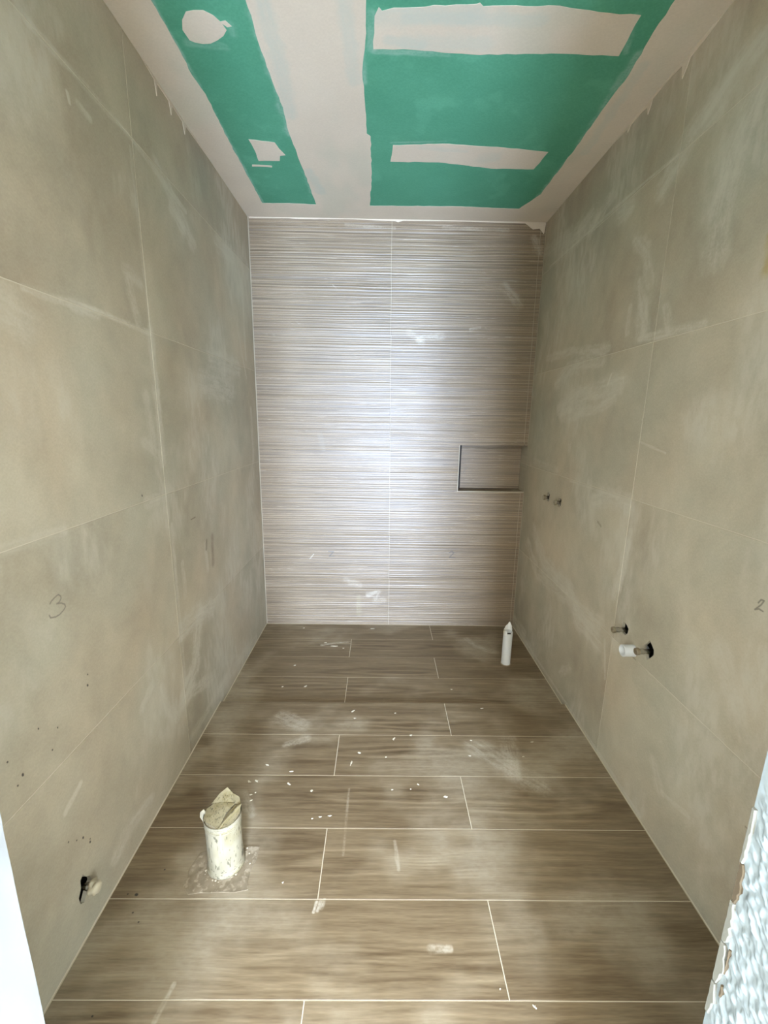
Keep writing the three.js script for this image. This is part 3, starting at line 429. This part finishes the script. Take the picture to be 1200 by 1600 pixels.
  const out = [[-0.115, 0.03], [-0.1, -0.03], [-0.05, -0.05], [0.0, -0.06], [0.06, -0.055], [0.098, -0.052], [0.1, -0.01], [0.09, 0.03], [0.1, 0.09], [0.06, 0.098], [-0.02, 0.1], [-0.085, 0.105], [-0.11, 0.08]];
  const mg = slab('floor', wavy(out, 0.01, 9), 0.002, 0.0022, [-0.15, 0.15, -0.15, 0.15], [], 0.0008); const mt = new Paint(256, 256, 0, 1, 0, 1).fill((u, v, c) => { const k = (fbm(u * 12, v * 12, 4) - 0.5) * 50; const e = sm(0.55, 0.7, fbm(u * 20 + 5, v * 20, 3)) * 24; c[0] = 128 + k + e; c[1] = 114 + k + e; c[2] = 90 + k + e; });
  mesh('mortar_patch', mg, std({ map: mt.texture(), roughness: 0.95 }), t, 'thin crusty mortar patch around the foot');
  const crumbs = []; const r = rng(31); for (let i = 0; i < 26; i++) { const a = r() * 6.28, q = 0.062 + r() * r() * 0.03, s = 0.0012 + r() * 0.0028; crumbs.push(new THREE.IcosahedronGeometry(s, 1).scale(1, 0.6, 1).translate(Math.cos(a) * q, 0.0025, Math.sin(a) * q)); } const cm = mesh('mortar_crumbs', mergeGeometries(crumbs), M.cement, t); cm.userData.kind = 'stuff';
}

// ---------- thin white waste pipe in the shower corner ----------
{ const t = group('shower_waste_pipe', 'thin white plastic pipe with a torn top in the far right corner of the floor', 'pipe', null, [1.637, -STEP, 0.504]);
  const R1 = 0.028, h = 0.222; mesh('pipe', new THREE.LatheGeometry([[0, -0.0003], [R1, -0.0003], [R1, 0.01], [R1, h - 0.003], [R1 - 0.001, h], [R1 - 0.004, h], [R1 - 0.004, h - 0.1], [0, h - 0.1]].map((p) => new THREE.Vector2(...p)), 32), M.white, t);
  const pos = [], idx = [], n = 16, top = [0.012, 0.03, 0.04, 0.052, 0.05, 0.034, 0.03, 0.022, 0.012, 0.008, 0.006, 0.014, 0.008, 0.004, 0.006, 0.01];
  for (let i = 0; i <= n; i++) { const a = -i / n * 3.9 - 0.25, k = top[Math.min(i, n - 1)]; pos.push(Math.cos(a) * R1 * 1.03, h - 0.02, Math.sin(a) * R1 * 1.03, Math.cos(a) * R1 * 0.98, h + k, Math.sin(a) * R1 * 0.98); }
  for (let i = 0; i < n; i++) idx.push(2 * i, 2 * i + 1, 2 * i + 2, 2 * i + 1, 2 * i + 3, 2 * i + 2);
  const g = new THREE.BufferGeometry(); g.setAttribute('position', new THREE.Float32BufferAttribute(pos, 3)); g.setIndex(idx); g.setAttribute('uv', new THREE.Float32BufferAttribute(new Float32Array(pos.length / 3 * 2), 2)); g.computeVertexNormals();
  mesh('torn_cover', g, std({ color: 0xdedbd0, roughness: 0.6, side: THREE.DoubleSide }), t, 'torn remains of a plastic cap');
  const tb = new THREE.Shape([[0, 0], [0.006, 0], [0.009, 0.018], [0.006, 0.03], [0, 0.026], [-0.003, 0.012]].map((p) => new THREE.Vector2(...p))); mesh('curled_tab', new THREE.ExtrudeGeometry(tb, { depth: 0.002, bevelEnabled: false }).rotateY(0.3).translate(-0.031, h - 0.012, 0.008), M.tape, t);
  mesh('dark_tape', box(-0.012, 0.008, h - 0.006, h + 0.001, R1 - 0.006, R1 + 0.0012), M.dirt, t);
  mesh('sealant_ring', new THREE.TorusGeometry(R1 + 0.001, 0.004, 8, 32).rotateX(Math.PI / 2).scale(1, 0.6, 1).translate(0, 0.002, 0), M.cement, t);
}

// ---------- water stubs ----------
const stubBody = (() => { const p = [[0, -0.05], [0.009, -0.05], [0.009, 0.004]]; for (let i = 0; i < 6; i++) p.push([0.0105, 0.006 + i * 0.003], [0.0095, 0.0075 + i * 0.003]); p.push([0.0095, 0.024]); return new THREE.LatheGeometry(p.map((q) => new THREE.Vector2(...q)), 24); })();
function stub(name, label, group_, z, y, len, dir, capR = 0.0125) {
  const g = group(name, label, 'plumbing stub', null, [dir < 0 ? W : 0, y, z]); g.rotation.z = dir < 0 ? Math.PI / 2 : -Math.PI / 2;
  if (group_) g.userData.group = group_;
  mesh('threaded_body', stubBody.clone().scale(1, 1, 1).translate(0, len - 0.036, 0), M.steel, g);
  const c = new THREE.LatheGeometry([[0, 0], [capR - 0.001, 0], [capR, 0.001], [capR, 0.011], [capR - 0.0015, 0.0125], [0.004, 0.0125], [0.0035, 0.0105], [0, 0.0105]].map((q) => new THREE.Vector2(...q)), 24).translate(0, len - 0.0125, 0); mesh('end_plug', c, M.brass, g);
  return g;
}
stub('shower_water_stub', 'capped metal water stub below the niche, nearer the corner of the upper pair', 'pair of shower water stubs', 0.427, 1.03, 0.028, -1, 0.0155);
stub('shower_water_stub', 'capped metal water stub, farther from the niche of the upper pair on the right wall', 'pair of shower water stubs', 0.597, 1.032, 0.03, -1, 0.0155);
stub('basin_water_stub', 'metal water stub above and left of the short white pipe on the right wall', 'pair of basin water stubs', 1.351, 0.652, 0.052, -1);
stub('basin_water_stub', 'metal water stub just right of the short white pipe on the right wall', 'pair of basin water stubs', 1.514, 0.65, 0.05, -1, 0.0135);
{ const g = stub('cistern_water_stub', 'short stub wrapped in cream tape in a ragged hole low on the left wall', null, 1.971, 0.154, 0.036, 1);
  const pts = []; for (const [r, y] of [[0.006, 0.014], [0.015, 0.015], [0.017, 0.022], [0.013, 0.028], [0.016, 0.036], [0.011, 0.042], [0.0, 0.041]]) pts.push(new THREE.Vector2(r, y));
  const w = new THREE.LatheGeometry(pts, 14), p = w.attributes.position; for (let i = 0; i < p.count; i++) { const k = 0.6 + 0.8 * vn(p.getX(i) * 120 + 9, p.getZ(i) * 120 + p.getY(i) * 90); p.setX(i, p.getX(i) * k); p.setZ(i, p.getZ(i) * k); } w.computeVertexNormals(); mesh('tape_wrap', w, M.tape, g, 'ragged cream tape');
}
{ const g = group('basin_waste_pipe', 'short white plastic pipe poking from the right wall between two metal stubs', 'pipe', null, [W, 0.603, 1.427]); g.rotation.z = Math.PI / 2;
  mesh('pipe', new THREE.LatheGeometry([[0.021, -0.05], [0.0235, -0.05], [0.0235, 0.045], [0.0225, 0.046], [0.0205, 0.046], [0.0198, 0.045], [0.0198, -0.05]].map((q) => new THREE.Vector2(...q)), 32), M.white, g);
  mesh('pipe_bung', new THREE.CylinderGeometry(0.0196, 0.0196, 0.004, 24).translate(0, -0.005, 0), M.dirt, g);
}

// ---------- plaster splashes on the planks ----------
{ const r = rng(5), gs = []; const put = (x, z, y, s, ang, len) => { s *= 0.72; const g = new THREE.IcosahedronGeometry(1, 2), p = g.attributes.position, o = r() * 90; for (let i = 0; i < p.count; i++) { const k = 0.3 + 1.3 * vn(p.getX(i) * 2.4 + o, p.getZ(i) * 2.4 + o * 2); p.setXYZ(i, p.getX(i) * s * len * k, p.getY(i) * 0.0014, p.getZ(i) * s * k); } g.rotateY(ang); g.translate(x, y + 0.0004, z); g.computeVertexNormals(); gs.push(g); };
  for (const [x, z, s, l, a] of [[0.707, 1.001, 0.006, 2, 0.7], [0.718, 1.056, 0.004, 2.2, 0.1], [0.91, 1.197, 0.007, 1.6, 1.1], [0.992, 1.172, 0.008, 1.1, 1.2], [0.72, 1.346, 0.004, 4.5, 1.4], [0.75, 1.284, 0.006, 1.8, -0.6], [0.466, 1.393, 0.004, 3, 0.1], [0.305, 1.446, 0.005, 2.4, -0.7], [0.335, 1.443, 0.005, 2.2, -0.6], [0.47, 1.455, 0.006, 2.4, -0.9], [0.569, 1.489, 0.007, 1.1, 0.4], [0.338, 1.536, 0.004, 2.4, 0.8], [0.33, 1.51, 0.004, 1.6, 0.2], [0.345, 1.5, 0.003, 1.5, 0.5], [0.923, 1.015, 0.004, 1.5, 0], [1.004, 1.455, 0.004, 2.2, -1], [1.109, 1.513, 0.007, 1.5, -0.2], [0.896, 1.481, 0.004, 1.3, 0], [1.378, 0.973, 0.005, 2, 0.3], [1.275, 1.203, 0.004, 2, -0.4], [1.249, 1.297, 0.005, 1.8, -0.5], [0.656, 1.601, 0.003, 3, 0.1], [0.62, 1.606, 0.003, 2.4, 0.1], [0.591, 1.613, 0.003, 1.6, 0], [0.357, 1.358, 0.005, 2, -0.5], [0.873, 1.309, 0.004, 1.4, 0], [1.168, 2.108, 0.003, 1, 0], [1.248, 2.143, 0.004, 1.6, -0.8], [0.532, 1.842, 0.004, 1, 0], [1.56, 1.21, 0.003, 3, 0.2], [1.49, 1.3, 0.003, 2.5, 0.2], [0.972, 1.478, 0.003, 1.3, 0]]) put(x, z, 0, s, a, l);
  for (const [x, z, s, l, a] of [[0.317, 0.548, 0.006, 1.7, 0.1], [0.419, 0.76, 0.007, 1.7, 1.0], [0.29, 0.765, 0.006, 1.6, 0.8], [0.536, 0.315, 0.012, 2.4, -0.1], [1.251, 0.776, 0.005, 1.4, 0], [0.288, 0.063, 0.005, 1.5, 0.2], [0.787, 0.062, 0.006, 3, 0.1], [0.47, 0.27, 0.006, 2, 0.2], [0.6, 0.34, 0.005, 1.4, 0]]) put(x, z, -STEP, s, a, l);
  const m = mesh('plaster_splashes', mergeGeometries(gs), M.splat, scene, 'small white plaster splashes scattered over the wood-look floor planks'); m.userData.category = 'plaster splashes'; m.userData.kind = 'stuff';
}

renderer.render(scene, camera);
